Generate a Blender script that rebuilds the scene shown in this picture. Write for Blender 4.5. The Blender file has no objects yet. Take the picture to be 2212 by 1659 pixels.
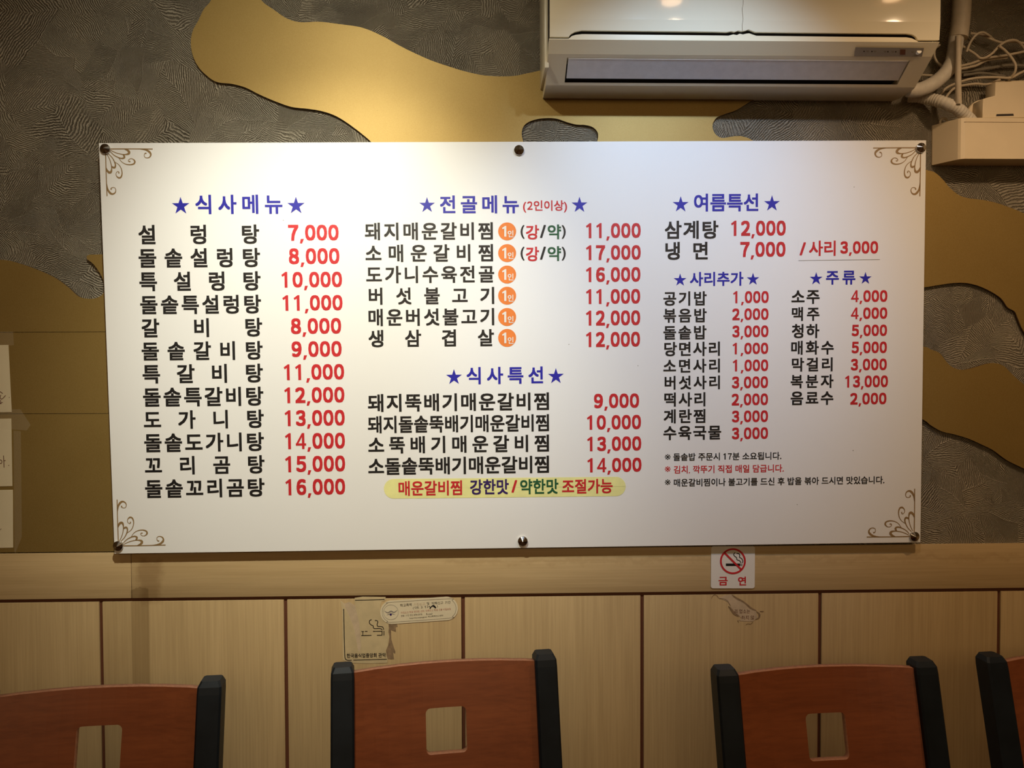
import bpy, bmesh, math, random
from mathutils import Vector, Matrix
random.seed(7)
SC = bpy.context.scene
COL = SC.collection
# ------------------------------------------------------------------ camera
F_PX, CX, CY = 1800.0, 1106.0, 829.5
YAW, PITCH, ROLL = math.radians(1.6754), math.radians(1.6362), math.radians(-0.2002)
CAM = Vector((0, 0, 1.46))
WALL = 1.87                      # the wall stands 1.87 m in front of the camera
FW = Vector((math.sin(YAW)*math.cos(PITCH), math.cos(YAW)*math.cos(PITCH), -math.sin(PITCH)))
R0 = FW.cross(Vector((0, 0, 1))).normalized(); U0 = R0.cross(FW)
RT = R0*math.cos(ROLL) + U0*math.sin(ROLL); UP = -R0*math.sin(ROLL) + U0*math.cos(ROLL)
cd = bpy.data.cameras.new('camera'); cam = bpy.data.objects.new('camera', cd); COL.objects.link(cam)
cd.sensor_width = 36; cd.lens = 36*F_PX/2212; cd.clip_start = 0.02
M3 = Matrix((RT, UP, -FW)).transposed()
cam.matrix_world = Matrix.Translation(CAM) @ M3.to_4x4()
SC.camera = cam
# ------------------------------------------------------------------ world, lights, exposure
w = bpy.data.worlds.new('world'); SC.world = w; w.use_nodes = True
w.node_tree.nodes['Background'].inputs[0].default_value = (1, .85, .65, 1)
w.node_tree.nodes['Background'].inputs[1].default_value = 0.03
SC.view_settings.view_transform = 'Standard'; SC.view_settings.look = 'None'
SC.view_settings.exposure = 0.0; SC.view_settings.gamma = 1.0; SC.view_settings.use_curve_mapping = False
def spot(name, loc, target, power, col, angle, blend, size):
    l = bpy.data.lights.new(name, 'SPOT'); l.energy = power; l.color = col
    l.spot_size = math.radians(angle); l.spot_blend = blend; l.shadow_soft_size = size
    o = bpy.data.objects.new(name, l); COL.objects.link(o); o.location = loc
    o.rotation_euler = (Vector(target)-Vector(loc)).to_track_quat('-Z', 'Y').to_euler(); return o
def area(name, loc, target, power, col, sx, sy):
    l = bpy.data.lights.new(name, 'AREA'); l.shape = 'RECTANGLE'; l.size = sx; l.size_y = sy; l.energy = power; l.color = col
    o = bpy.data.objects.new(name, l); COL.objects.link(o); o.location = loc
    o.rotation_euler = (Vector(target)-Vector(loc)).to_track_quat('-Z', 'Y').to_euler(); return o
spot('spot_white', (-.34, WALL-1.0, 2.41), (-.35, WALL, 1.38), 70, (1.0, .985, .84), 60, 1.0, .018)
spot('spot_white_spill', (-.34, WALL-1.0, 2.41), (-.42, WALL, 1.70), 25, (1.0, .975, .82), 96, 1.0, .018)
spot('spot_blue', (.42, WALL-.90, 2.37), (.42, WALL, 1.66), 34, (.46, .68, 1.0), 60, 1.0, .018)
for nm, x, e in (('lamp_warm_a', .515, 5.5), ('lamp_warm_b', 1.12, 24.0), ('lamp_warm_c', -1.0, 3.0)):
    spot(nm, (x, WALL-.83, 2.36), (x, WALL-.30, 1.0), e, (1.0, .70, .43), 130, 1.0, .03)
area('room_fill_warm', (0.1, -1.7, 2.36), (0.1, .5, .9), 27, (1.0, .70, .38), 2.8, 1.2)  # added warm fill from behind the camera, not a fixture of the room

# ------------------------------------------------------------------ helpers
def ray(x, y): return RT*((x-CX)/F_PX) - UP*((y-CY)/F_PX) + FW
def at(x, y, p=0.0):             # the point seen at pixel x, y that stands p metres out from the wall
    v = ray(x, y); return CAM + v*((WALL-p)/v.y)
def proj(P):
    d = P-CAM; z = d.dot(FW); return (CX+F_PX*d.dot(RT)/z, CY-F_PX*d.dot(UP)/z)
def put(o, label=None, cat=None, group=None, kind=None, parent=None):
    if o.name not in COL.objects: COL.objects.link(o)
    if parent is not None: o.parent = parent
    if label: o['label'] = label
    if cat: o['category'] = cat
    if group: o['group'] = group
    if kind: o['kind'] = kind
    return o
def empty(name, loc, label, cat, group=None, rz=0.0):
    o = bpy.data.objects.new(name, None); o.location = loc; o.rotation_euler = (0, 0, rz); o.empty_display_size = .05
    return put(o, label, cat, group)
def mesh(name, vs, fs, mt, parent=None, smooth=False, **k):
    me = bpy.data.meshes.new(name); me.from_pydata([tuple(v) for v in vs], [], fs)
    mts = mt if isinstance(mt, list) else [mt]
    for m_ in mts: me.materials.append(m_)
    if smooth: me.polygons.foreach_set('use_smooth', [True]*len(me.polygons))
    me.update()
    o = bpy.data.objects.new(name, me); put(o, parent=parent, **k)
    if parent is not None: o.matrix_parent_inverse = parent_inv(parent)
    return o
def parent_inv(p):
    return (Matrix.Translation(p.location) @ p.rotation_euler.to_matrix().to_4x4()).inverted()
def bmobj(name, bm, mt, parent=None, smooth=False, local=False, **k):
    bmesh.ops.recalc_face_normals(bm, faces=bm.faces)
    me = bpy.data.meshes.new(name); bm.to_mesh(me); bm.free()
    me.materials.append(mt)
    if smooth:
        me.polygons.foreach_set('use_smooth', [True]*len(me.polygons))
        try: me.set_sharp_from_angle(angle=math.radians(35))
        except Exception: pass
    o = bpy.data.objects.new(name, me); put(o, parent=parent, **k)
    if parent is not None and not local: o.matrix_parent_inverse = parent_inv(parent)
    return o
def box_bm(bm, a, b, bevel=0.0):
    r = bmesh.ops.create_cube(bm, size=1.0)
    for v in r['verts']:
        v.co = Vector([(a[i]+b[i])/2 + v.co[i]*(b[i]-a[i]) for i in range(3)])
    if bevel:
        es = list({e for v in r['verts'] for e in v.link_edges})
        bmesh.ops.bevel(bm, geom=es, offset=bevel, segments=2, affect='EDGES', profile=.5)
def box(name, a, b, mt, parent=None, bevel=0.0, **k):
    bm = bmesh.new(); box_bm(bm, a, b, bevel); return bmobj(name, bm, mt, parent, smooth=bevel > 0, **k)
def catmull(pts, n=6, closed=True):
    out = []; N = len(pts)
    for i in range(N if closed else N-1):
        if closed: p = [pts[(i+j-1) % N] for j in range(4)]
        else: p = [pts[max(0, min(N-1, i+j-1))] for j in range(4)]
        for s in range(n):
            t = s/n
            out.append(tuple(.5*((2*p[1][k]) + (-p[0][k]+p[2][k])*t + (2*p[0][k]-5*p[1][k]+4*p[2][k]-p[3][k])*t*t
                             + (-p[0][k]+3*p[1][k]-3*p[2][k]+p[3][k])*t**3) for k in range(len(p[1]))))
    if not closed: out.append(tuple(pts[-1]))
    return out
def prism_bm(loops, t, bevel=0.0):
    """closed 2D outlines (the first is outer, others are holes) as a slab, thickness t in z; returns bmesh"""
    cu = bpy.data.curves.new('t', 'CURVE'); cu.dimensions = '2D'; cu.fill_mode = 'BOTH'
    for lp in loops:
        s = cu.splines.new('POLY'); s.points.add(len(lp)-1); s.use_cyclic_u = True
        for i, q in enumerate(lp): s.points[i].co = (q[0], q[1], 0, 1)
    cu.extrude = t/2
    if bevel: cu.bevel_depth = bevel; cu.bevel_resolution = 1; cu.offset = -bevel; cu.extrude = t/2-bevel
    o = bpy.data.objects.new('t', cu); COL.objects.link(o)
    bpy.context.view_layer.update()
    me = bpy.data.meshes.new_from_object(o)
    bm = bmesh.new(); bm.from_mesh(me)
    bpy.data.objects.remove(o); bpy.data.curves.remove(cu); bpy.data.meshes.remove(me)
    bmesh.ops.remove_doubles(bm, verts=bm.verts, dist=1e-6)
    return bm
def wall_slab(name, px_loops, p0, p1, mt, parent=None, bevel=0.0, **k):
    """outline in photograph pixels, stood on the wall between p0 and p1"""
    loops = [[(at(x, y, p1).x, at(x, y, p1).z) for x, y in lp] for lp in px_loops]
    bm = prism_bm(loops, p1-p0, bevel)
    for v in bm.verts: v.co = Vector((v.co.x, WALL-(p0+p1)/2-v.co.z, v.co.y))
    return bmobj(name, bm, mt, parent, **k)
def tube_bm(bm, pts, r, seg=10, cap=True):
    """pts: Vectors, r: radius or list"""
    rs = r if isinstance(r, (list, tuple)) else [r]*len(pts); rings = []; nrm = None
    for i, P in enumerate(pts):
        t = (pts[min(i+1, len(pts)-1)]-pts[max(i-1, 0)]).normalized()
        if nrm is None: nrm = t.orthogonal().normalized()
        nrm = (nrm - t*nrm.dot(t)).normalized(); b = t.cross(nrm)
        rings.append([bm.verts.new(P + (nrm*math.cos(a)+b*math.sin(a))*rs[i]) for a in [2*math.pi*j/seg for j in range(seg)]])
    for a, b in zip(rings, rings[1:]):
        for j in range(seg): bm.faces.new((a[j], a[(j+1) % seg], b[(j+1) % seg], b[j]))
    if cap: bm.faces.new(rings[0][::-1]); bm.faces.new(rings[-1])
def tube(name, pxs, r, mt, parent=None, seg=10, n=8, rib=0.0, ribstep=.011, **k):
    pts = [Vector(q) for q in catmull([tuple(at(*q)) for q in pxs], n, False)]
    if rib:
        L = [0]
        for a, b in zip(pts, pts[1:]): L.append(L[-1]+(b-a).length)
        m_ = int(L[-1]/(ribstep/4)); out = []; rs = []
        for i in range(m_+1):
            s = L[-1]*i/m_; j = max(q for q in range(len(L)) if L[q] <= s+1e-9); j = min(j, len(pts)-2)
            out.append(pts[j].lerp(pts[j+1], (s-L[j])/max(1e-9, L[j+1]-L[j])))
            rs.append(r+rib*((i % 4)/4.0)+rib*.3*math.sin(i*.37))
        pts, rr = out, rs
    else: rr = r
    bm = bmesh.new(); tube_bm(bm, pts, rr, seg); return bmobj(name, bm, mt, parent, smooth=True, **k)
# ------------------------------------------------------------------ materials
def base_mat(name, col, rough=.5, metal=0.0, spec=.5):
    m = bpy.data.materials.new(name); m.use_nodes = True
    b = m.node_tree.nodes['Principled BSDF']
    b.inputs['Base Color'].default_value = (*col, 1); b.inputs['Roughness'].default_value = rough
    b.inputs['Metallic'].default_value = metal; b.inputs['Specular IOR Level'].default_value = spec
    return m, m.node_tree, b
class N:
    def __init__(s, nt): s.nt = nt
    def new(s, t, **k):
        n = s.nt.nodes.new(t)
        for a, v in k.items(): setattr(n, a, v)
        return n
    def link(s, a, b): s.nt.links.new(a, b)
    def math(s, op, a, b=None, c=None, clamp=False):
        n = s.new('ShaderNodeMath', operation=op, use_clamp=clamp)
        for i, v in enumerate((a, b, c)):
            if v is None: continue
            if isinstance(v, (int, float)): n.inputs[i].default_value = v
            else: s.link(v, n.inputs[i])
        return n.outputs[0]
    def coords(s): return s.new('ShaderNodeTexCoord').outputs['Object']
    def mapping(s, v, scale=(1, 1, 1), loc=(0, 0, 0), rot=(0, 0, 0)):
        n = s.new('ShaderNodeMapping'); n.inputs['Scale'].default_value = scale; n.inputs['Location'].default_value = loc
        n.inputs['Rotation'].default_value = rot; s.link(v, n.inputs['Vector']); return n.outputs[0]
    def noise(s, v, scale, detail=4, rough=.55, dist=0.0):
        n = s.new('ShaderNodeTexNoise'); n.inputs['Scale'].default_value = scale; n.inputs['Detail'].default_value = detail
        n.inputs['Roughness'].default_value = rough; n.inputs['Distortion'].default_value = dist
        s.link(v, n.inputs['Vector']); return n.outputs['Fac']
    def ramp(s, f, stops):
        n = s.new('ShaderNodeValToRGB'); e = n.color_ramp.elements
        while len(e) < len(stops): e.new(.5)
        for i, (p, c) in enumerate(stops): e[i].position = p; e[i].color = (*c, 1) if len(c) == 3 else c
        s.link(f, n.inputs[0]); return n.outputs[0]
    def mix(s, f, a, b, mode='MIX'):
        n = s.new('ShaderNodeMix', data_type='RGBA', blend_type=mode)
        for i, v in ((0, f), (6, a), (7, b)):
            if isinstance(v, (int, float)): n.inputs[i].default_value = v
            elif isinstance(v, tuple): n.inputs[i].default_value = (*v, 1)
            else: s.link(v, n.inputs[i])
        return n.outputs[2]
    def bump(s, h, strength, dist, b):
        n = s.new('ShaderNodeBump'); n.inputs['Strength'].default_value = strength; n.inputs['Distance'].default_value = dist
        s.link(h, n.inputs['Height']); s.link(n.outputs[0], b.inputs['Normal'])
def plain(name, col, rough=.5, metal=0.0, var=.06, scale=40, bump=0.0, spec=.5):
    m, nt, b = base_mat(name, col, rough, metal, spec); n = N(nt); c = n.coords(); f = n.noise(c, scale, 4)
    n.link(n.ramp(f, [(.3, tuple(x*(1-var) for x in col)), (.7, tuple(min(1, x*(1+var)) for x in col))]), b.inputs['Base Color'])
    if bump: n.bump(n.noise(c, scale*6, 3), bump, .001, b)
    return m
def wood(name, c1, c2, along, rough=.45, scale=1.0, stains=None, spec=.4, bump=.25):
    m, nt, b = base_mat(name, c1, rough, 0, spec); n = N(nt); c = n.coords()
    sc = [260*scale]*3; sc[along] = 5*scale
    sc2 = [26*scale]*3; sc2[along] = 1.3*scale
    g = n.noise(n.mapping(c, tuple(sc)), 1, 4, .6, .3); g2 = n.noise(n.mapping(c, tuple(sc2)), 1, 4, .55, .8)
    col = n.mix(.42, n.ramp(g, [(.32, c2), (.68, c1)]), n.ramp(g2, [(.3, c2), (.7, c1)]))
    sep = n.new('ShaderNodeSeparateXYZ'); n.link(c, sep.inputs[0])
    wob = n.math('MULTIPLY', n.math('SUBTRACT', n.noise(c, 30, 5, .65), .5), .045)
    for (x0, x1, z0, z1, soft, amt, sc_) in (stains or []):
        X = n.math('ADD', sep.outputs[0], wob if soft > .003 else 0.0); Z = n.math('ADD', sep.outputs[2], wob)
        def edge(v, lo, hi):
            a = n.new('ShaderNodeMapRange', interpolation_type='SMOOTHSTEP'); n.link(v, a.inputs[0])
            a.inputs[1].default_value = lo-soft; a.inputs[2].default_value = lo+soft
            d = n.new('ShaderNodeMapRange', interpolation_type='SMOOTHSTEP'); n.link(v, d.inputs[0])
            d.inputs[1].default_value = hi+soft; d.inputs[2].default_value = hi-soft
            return n.math('MULTIPLY', a.outputs[0], d.outputs[0])
        mk = n.math('MULTIPLY', n.math('MULTIPLY', edge(X, x0, x1), edge(Z, z0, z1)), amt)
        col = n.mix(mk, col, n.mix(1.0, col, sc_, 'MULTIPLY'))
    n.link(col, b.inputs['Base Color'])
    n.bump(g, bump, .0006, b)
    return m
def wallpaper():
    m, nt, b = base_mat('embossed_grey_wallpaper', (.3, .28, .25), .45, .25, .5); n = N(nt); c = n.coords()
    warp = n.new('ShaderNodeTexNoise'); warp.inputs['Scale'].default_value = 9; n.link(c, warp.inputs['Vector'])
    wv = n.new('ShaderNodeVectorMath', operation='MULTIPLY_ADD'); n.link(warp.outputs['Color'], wv.inputs[0])
    wv.inputs[1].default_value = (.05, .05, .05); n.link(c, wv.inputs[2]); cw = wv.outputs[0]
    hs = []
    for scale, freq, off in ((8.0, 900, 0.0), (12.5, 1350, 3.7)):
        mp = n.mapping(cw, (1, 0, 1), (off, 0, off*.7))
        v = n.new('ShaderNodeTexVoronoi'); v.inputs['Scale'].default_value = scale; n.link(mp, v.inputs['Vector'])
        loc = n.new('ShaderNodeVectorMath', operation='SUBTRACT'); n.link(mp, loc.inputs[0]); n.link(v.outputs['Position'], loc.inputs[1])
        sp = n.new('ShaderNodeSeparateXYZ'); n.link(loc.outputs[0], sp.inputs[0])
        sc = n.new('ShaderNodeSeparateColor'); n.link(v.outputs['Color'], sc.inputs[0])
        th = n.math('MULTIPLY', sc.outputs[0], 6.283)
        cs, sn = n.math('COSINE', th), n.math('SINE', th)
        a = n.math('ADD', n.math('MULTIPLY', sp.outputs[0], cs), n.math('MULTIPLY', sp.outputs[2], sn))
        d = n.math('ABSOLUTE', n.math('SUBTRACT', n.math('MULTIPLY', sp.outputs[2], cs), n.math('MULTIPLY', sp.outputs[0], sn)))
        ph = n.math('ADD', n.math('MULTIPLY', n.math('ADD', a, n.math('MULTIPLY', d, n.math('ADD', n.math('MULTIPLY', sc.outputs[1], 1.6), .5))), freq),
                    n.math('MULTIPLY', n.noise(c, 95, 5, .7), 11.0))
        st = n.math('SUBTRACT', 1.0, n.math('MULTIPLY', n.math('POWER', n.math('ABSOLUTE', n.math('COSINE', n.math('MULTIPLY', ph, .5))), 4.0), 2.0))
        rib = n.new('ShaderNodeMapRange', interpolation_type='SMOOTHSTEP'); n.link(d, rib.inputs[0])
        rib.inputs[1].default_value = 0.0; rib.inputs[2].default_value = .0020; rib.inputs[3].default_value = .9; rib.inputs[4].default_value = 0
        amp = n.math('MULTIPLY', n.math('ADD', n.math('MULTIPLY', sc.outputs[2], 1.2), 1.1), n.noise(c, 28, 3, .6))
        hs.append(n.math('ADD', n.math('MULTIPLY', st, amp), rib.outputs[0]))
    sel = n.new('ShaderNodeMapRange'); n.link(n.noise(c, 6.5, 2), sel.inputs[0]); sel.inputs[1].default_value = .46; sel.inputs[2].default_value = .54
    mx = n.new('ShaderNodeMix', data_type='FLOAT'); n.link(sel.outputs[0], mx.inputs[0]); n.link(hs[0], mx.inputs[2]); n.link(hs[1], mx.inputs[3])
    fine = n.noise(c, 420, 4, .7)
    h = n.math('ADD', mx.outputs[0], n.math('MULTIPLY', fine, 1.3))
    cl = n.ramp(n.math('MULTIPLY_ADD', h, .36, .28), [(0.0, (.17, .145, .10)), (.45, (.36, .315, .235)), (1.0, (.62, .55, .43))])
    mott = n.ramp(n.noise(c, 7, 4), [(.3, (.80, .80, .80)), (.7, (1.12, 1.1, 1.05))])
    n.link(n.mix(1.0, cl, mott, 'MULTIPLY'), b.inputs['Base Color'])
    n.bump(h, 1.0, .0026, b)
    return m
def gold():
    m, nt, b = base_mat('gold_film', (.52, .34, .10), .48, .5, .3); n = N(nt); c = n.coords()
    f = n.noise(c, 5, 5, .6); g = n.noise(c, 900, 2)
    cl = n.mix(.5, n.ramp(f, [(.25, (.29, .190, .054)), (.75, (.36, .245, .078))]), n.ramp(g, [(.35, (.28, .18, .05)), (.65, (.38, .26, .086))]))
    dots = n.ramp(n.noise(c, 210, 2, .8), [(.76, (1, 1, 1)), (.80, (.45, .35, .22))])
    n.link(n.mix(1.0, cl, dots, 'MULTIPLY'), b.inputs['Base Color'])
    n.bump(g, .08, .0004, b)
    return m
M = {}
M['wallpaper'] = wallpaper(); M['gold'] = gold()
M['gold_edge'] = plain('dark_gold_edge', (.10, .055, .02), .7)
M['acrylic'] = plain('white_board', (.86, .86, .85), .32, var=.01, scale=3, spec=.35)
M['black_ink'] = plain('black_vinyl', (.012, .011, .011), .4)
M['red_ink'] = plain('red_vinyl', (.58, .022, .03), .4)
M['blue_ink'] = plain('blue_vinyl', (.018, .018, .36), .4)
M['green_ink'] = plain('green_vinyl', (.015, .10, .04), .4)
M['navy_ink'] = plain('dark_violet_vinyl', (.035, .015, .12), .4)
M['orange_ink'] = plain('orange_vinyl', (.82, .22, .04), .4)
M['yellow_ink'] = plain('pale_yellow_vinyl', (.86, .84, .36), .4)
M['bronze_ink'] = plain('bronze_vinyl', (.30, .19, .08), .45)
M['faded_red'] = plain('faded_red_print', (.50, .20, .13), .6)
M['chrome'] = plain('chrome', (.55, .53, .50), .14, 1.0, var=.02)
M['paper'] = plain('cream_paper', (.72, .62, .42), .7, var=.03, scale=12)
M['sticker'] = plain('cream_sticker', (.74, .64, .44), .5, var=.04, scale=30)
M['sticker_old'] = plain('yellowed_sticker', (.58, .46, .26), .55, var=.10, scale=35)
M['residue'] = plain('glue_residue', (.26, .17, .09), .8, var=.25, scale=120)
M['residue_light'] = plain('torn_paper_residue', (.56, .43, .28), .7, var=.12, scale=60)
M['sign'] = plain('sign_white', (.80, .77, .72), .3, var=.01)
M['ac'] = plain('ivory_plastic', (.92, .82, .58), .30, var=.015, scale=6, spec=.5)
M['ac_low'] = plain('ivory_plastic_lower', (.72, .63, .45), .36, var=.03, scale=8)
M['ac_gloss'] = plain('ivory_gloss_panel', (.88, .80, .60), .05, var=.01, scale=4, spec=.6)
M['ac_dark'] = plain('dark_gap', (.035, .025, .018), .8)
M['louver'] = plain('silver_louver', (.62, .60, .60), .40, .45, var=.05, scale=60)
M['strip'] = plain('grey_control_strip', (.36, .33, .29), .35, .3, var=.03)
M['button'] = plain('white_button', (.85, .82, .75), .3)
M['pvc'] = plain('cream_wrap_tape', (.56, .47, .34), .55, var=.08, scale=60)
M['pvc_white'] = plain('white_wrap_tape', (.62, .56, .46), .6, var=.08, scale=60, bump=.3)
M['cable'] = plain('off_white_cable', (.58, .48, .34), .45, var=.08)
M['cable_grey'] = plain('grey_cable', (.22, .19, .14), .5)
M['box'] = plain('cream_box_plastic', (.74, .61, .41), .45, var=.03, scale=15)
M['groove'] = plain('red_brown_groove', (.13, .042, .018), .6)
M['navy'] = plain('black_navy_lacquer', (.009, .013, .018), .48, var=.25, scale=18, spec=.22)
M['ceil'] = plain('ceiling_paint', (.62, .52, .36), .9)
M['floor'] = wood('floor_wood', (.25, .13, .06), (.13, .065, .03), 0)
M['plaster'] = plain('warm_plaster', (.50, .38, .22), .85)
M['red_wood'] = wood('red_brown_plywood', (.28, .080, .028), (.18, .048, .018), 0, .34, .55, spec=.45, bump=.1)
M['ply_edge'] = plain('plywood_edge', (.36, .16, .09), .6, var=.2, scale=200)
xa = at(282, 1280, .01).x; xb = at(321, 1300, .01).x
zr = at(1106, 1280, 0).z
ST = [(xa, xb, zr-.24, zr+.02, .002, .75, (.62, .58, .52)), (xa+.018, xa+.066, zr-.012, zr+.085, .012, .7, (.62, .55, .48)),
      (xa-.12, xa-.0, zr-.5, zr-.10, .05, .35, (.75, .72, .66)),
      (at(960, 1210, .01).x, 1.5, zr+.068, zr+.076, .008, .45, (.66, .60, .52))]
M['panel_wood'] = wood('pale_ash_panel', (.56, .405, .205), (.42, .295, .143), 2, .42, 1.0, ST)
M['rail_wood'] = wood('pale_ash_rail', (.60, .435, .225), (.48, .335, .163), 0, .42, 1.0, ST)
def clear_tape():
    m, nt, b = base_mat('clear_tape', (.9, .8, .6), .18); b.inputs['Alpha'].default_value = .05; return m
M['tape'] = clear_tape()
def emis(name, col, s):
    m, nt, b = base_mat(name, col); b.inputs['Emission Color'].default_value = (*col, 1); b.inputs['Emission Strength'].default_value = s; return m
# ------------------------------------------------------------------ the room
XL, XR, YB, ZC = -2.6, 2.8, -3.2, 2.46
S = dict(kind='structure')
box('floor', (XL, YB, -.05), (XR, WALL, 0), M['floor'], **S)
box('ceiling', (XL, YB, ZC), (XR, WALL, ZC+.05), M['ceil'], **S)
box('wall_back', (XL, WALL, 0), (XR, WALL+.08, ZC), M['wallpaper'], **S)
box('wall_left', (XL-.08, YB, 0), (XL, WALL, ZC), M['plaster'], **S)
box('wall_right', (XR, YB, 0), (XR+.08, WALL, ZC), M['plaster'], **S)
box('wall_front', (XL, YB-.08, 0), (XR, YB, ZC), M['plaster'], **S)
z_rt = at(1106, 1183, 0).z; z_rt = CAM.z-.4231; z_rb = CAM.z-.5254
# groove backing board, planks of the wainscot, the rail
tr = box('trim_1', (XL, WALL-.002, .09), (XR, WALL, z_rb+.004), M['groove'], **S)
seams = [at(x, 1290, .012).x for x in (215, 615.3, 1000, 1388, 1773.3, 2161)]
stp = (seams[-1]-seams[0])/5
xs = [seams[0]-3*stp, seams[0]-2*stp, seams[0]-stp]+seams+[seams[-1]+stp, seams[-1]+2*stp, seams[-1]+3*stp]
xs = [x for x in xs if XL+.05 < x < XR-.05]; xs = [XL]+xs+[XR]
for a, b in zip(xs, xs[1:]):
    box('panel', (a+.004, WALL-.008, .105), (b-.004, WALL-.002, z_rb-.0082), M['panel_wood'], tr, bevel=.0008)
tr2 = box('trim_2', (XL, WALL-.006, z_rb+.002), (XR, WALL, z_rt-.001), M['rail_wood'], **S)
xj = at(282, 1240, .014).x
box('plank', (XL, WALL-.0098, z_rb), (xj-.0006, WALL-.006, z_rt), M['rail_wood'], tr2, bevel=.0008)
box('plank', (xj+.0006, WALL-.0102, z_rb), (XR, WALL-.006, z_rt), M['rail_wood'], tr2, bevel=.0008)
box('baseboard_back', (XL, WALL-.016, 0), (XR, WALL, .10), M['groove'], **S)

# ------------------------------------------------------------------ gold wavy panels
GP = .0085
def gold_panel(name, loops, parent=None, **k):
    loops = [catmull(lp, 4) if sm else lp for lp, sm in loops]
    o = wall_slab(name, loops, 0.0, GP, M['gold'], parent, bevel=0.0, **k)
    o.data.materials.append(M['gold_edge'])
    for f in o.data.polygons:
        if abs(f.normal.y) < .5: f.material_index = 1
    return o
def soft(segs):          # list of (points, smooth) joined to one outline
    out = []
    for pts, sm in segs: out += catmull(pts, 5, False) if sm else list(pts)
    return out
A = soft([([(452, -60), (457, -5), (440, 20), (428, 45), (417, 65), (412, 90), (416, 118), (427, 142), (445, 162), (468, 177), (500, 181), (530, 189),
            (560, 204), (595, 219), (630, 231), (665, 235), (695, 240), (722, 249), (745, 262), (770, 280), (790, 296), (802, 307), (840, 345), (900, 400)], True),
          ([(1150, 400), (1138, 340), (1130, 305), (1127, 288), (1131, 273), (1143, 263), (1162, 257), (1185, 255), (1205, 257), (1225, 264), (1245, 269),
            (1263, 270), (1279, 274), (1290, 284), (1292, 296), (1288, 320), (1280, 400)], True),
          ([(1700, 400), (1660, 330), (1625, 303), (1605, 295), (1590, 294), (1575, 296), (1560, 298), (1549, 293), (1542, 284), (1539, 272), (1542, 262),
            (1550, 253), (1567, 246), (1590, 238), (1616, 222), (1640, 205), (1660, 160)], True),
          ([(1500, 120), (1300, 120), (1172, 151), (1140, 158), (1110, 164), (1075, 165), (1040, 162), (1000, 153), (965, 142), (930, 130), (890, 112),
            (860, 97), (830, 80), (800, 66), (775, 58), (740, 53), (690, 47), (650, 48), (620, 40), (590, 20), (569, 5), (550, -20), (545, -60)], True)])
gold_panel('wall_panel', [(A, False)], label='gold wavy-edged wall panel sweeping from the top left to under the air conditioner', cat='wall panel', group='gold wavy wall panels')
Bt = soft([([(-220, 590), (-100, 566), (0, 561), (48, 571), (96, 589), (125, 604), (150, 623), (169, 640), (188, 645), (207, 644), (222, 635), (225, 616), (219, 596), (203, 572), (188, 560)], True),
           ([(187, 553), (193, 550), (300, 548)], False)])
bp = empty('wall_panel', at(100, 1190, .0), 'dark gold wall panel left of the menu board, in three stacked sheets', 'wall panel', 'gold wavy wall panels')
gold_panel('panel', [(Bt+[(300, 716), (-220, 718.5)], False)], bp)
gold_panel('panel', [([(-220, 719.5), (300, 717), (300, 892.5), (-220, 894)], False)], bp)
gold_panel('panel', [([(-220, 895), (300, 893.5), (300, 1190.5), (-220, 1196)], False)], bp)
Cc = soft([([(1900, 380), (1985, 366), (2004, 368), (2020, 373), (2037, 388), (2051, 405), (2071, 421), (2091, 428), (2124, 432), (2158, 440), (2191, 452), (2212, 461), (2260, 485), (2330, 540)], True),
           ([(2330, 900), (2250, 780), (2211, 715), (2199, 688), (2192, 673), (2177, 664), (2163, 645), (2141, 630), (2112, 617), (2083, 611), (2054, 612), (2020, 617), (1993, 621), (1900, 630)], True)])
gold_panel('wall_panel', [(Cc, False)], label='upper of the two dark gold wavy panels right of the menu board', cat='wall panel', group='gold wavy wall panels')
Dd = soft([([(1900, 740), (1992, 748), (2011, 755), (2030, 763), (2045, 782), (2059, 794), (2081, 799), (2107, 793), (2131, 786), (2151, 784.6), (2170, 792), (2189, 811), (2211, 830), (2260, 870), (2330, 950)], True),
           ([(2330, 1080), (2250, 1032), (2211, 1012), (2175, 994), (2146, 973), (2122, 961), (2093, 948), (2064, 939), (2035, 932), (2011, 919), (1990, 904), (1900, 860)], True)])
gold_panel('wall_panel', [(Dd, False)], label='lower of the two dark gold wavy panels right of the menu board', cat='wall panel', group='gold wavy wall panels')

# ------------------------------------------------------------------ flat print helpers
def strokes(name, lines, mapf, mt, parent, **k):
    """lines: [(points2d, widths)] drawn as flat ribbons; mapf maps 2D -> 3D"""
    vs, fs = [], []
    for pts, wd in lines:
        ws = wd if isinstance(wd, (list, tuple)) else [wd]*len(pts)
        q = catmull([(*p, w_) for p, w_ in zip(pts, ws)], 7, False) if len(pts) > 2 else [(*p, w_) for p, w_ in zip(pts, ws)]
        b0 = len(vs)
        for i, (x, y, w_) in enumerate(q):
            x0, y0, _ = q[max(0, i-1)]; x1, y1, _ = q[min(len(q)-1, i+1)]
            l = math.hypot(x1-x0, y1-y0) or 1; nx, ny = -(y1-y0)/l*w_/2, (x1-x0)/l*w_/2
            vs += [mapf(x+nx, y+ny), mapf(x-nx, y-ny)]
        for i in range(len(q)-1): fs.append((b0+2*i, b0+2*i+1, b0+2*i+3, b0+2*i+2))
    return mesh(name, vs, fs, mt, parent, **k)
def poly(name, loops, mapf, mt, parent=None, **k):
    vs = []; fs = []
    for lp in loops:
        b0 = len(vs); vs += [mapf(x, y) for x, y in lp]; fs.append(tuple(range(b0, b0+len(lp))))
    return mesh(name, vs, fs, mt, parent, **k)
GL = {}; LAY = {}
LD = .00002
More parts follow.
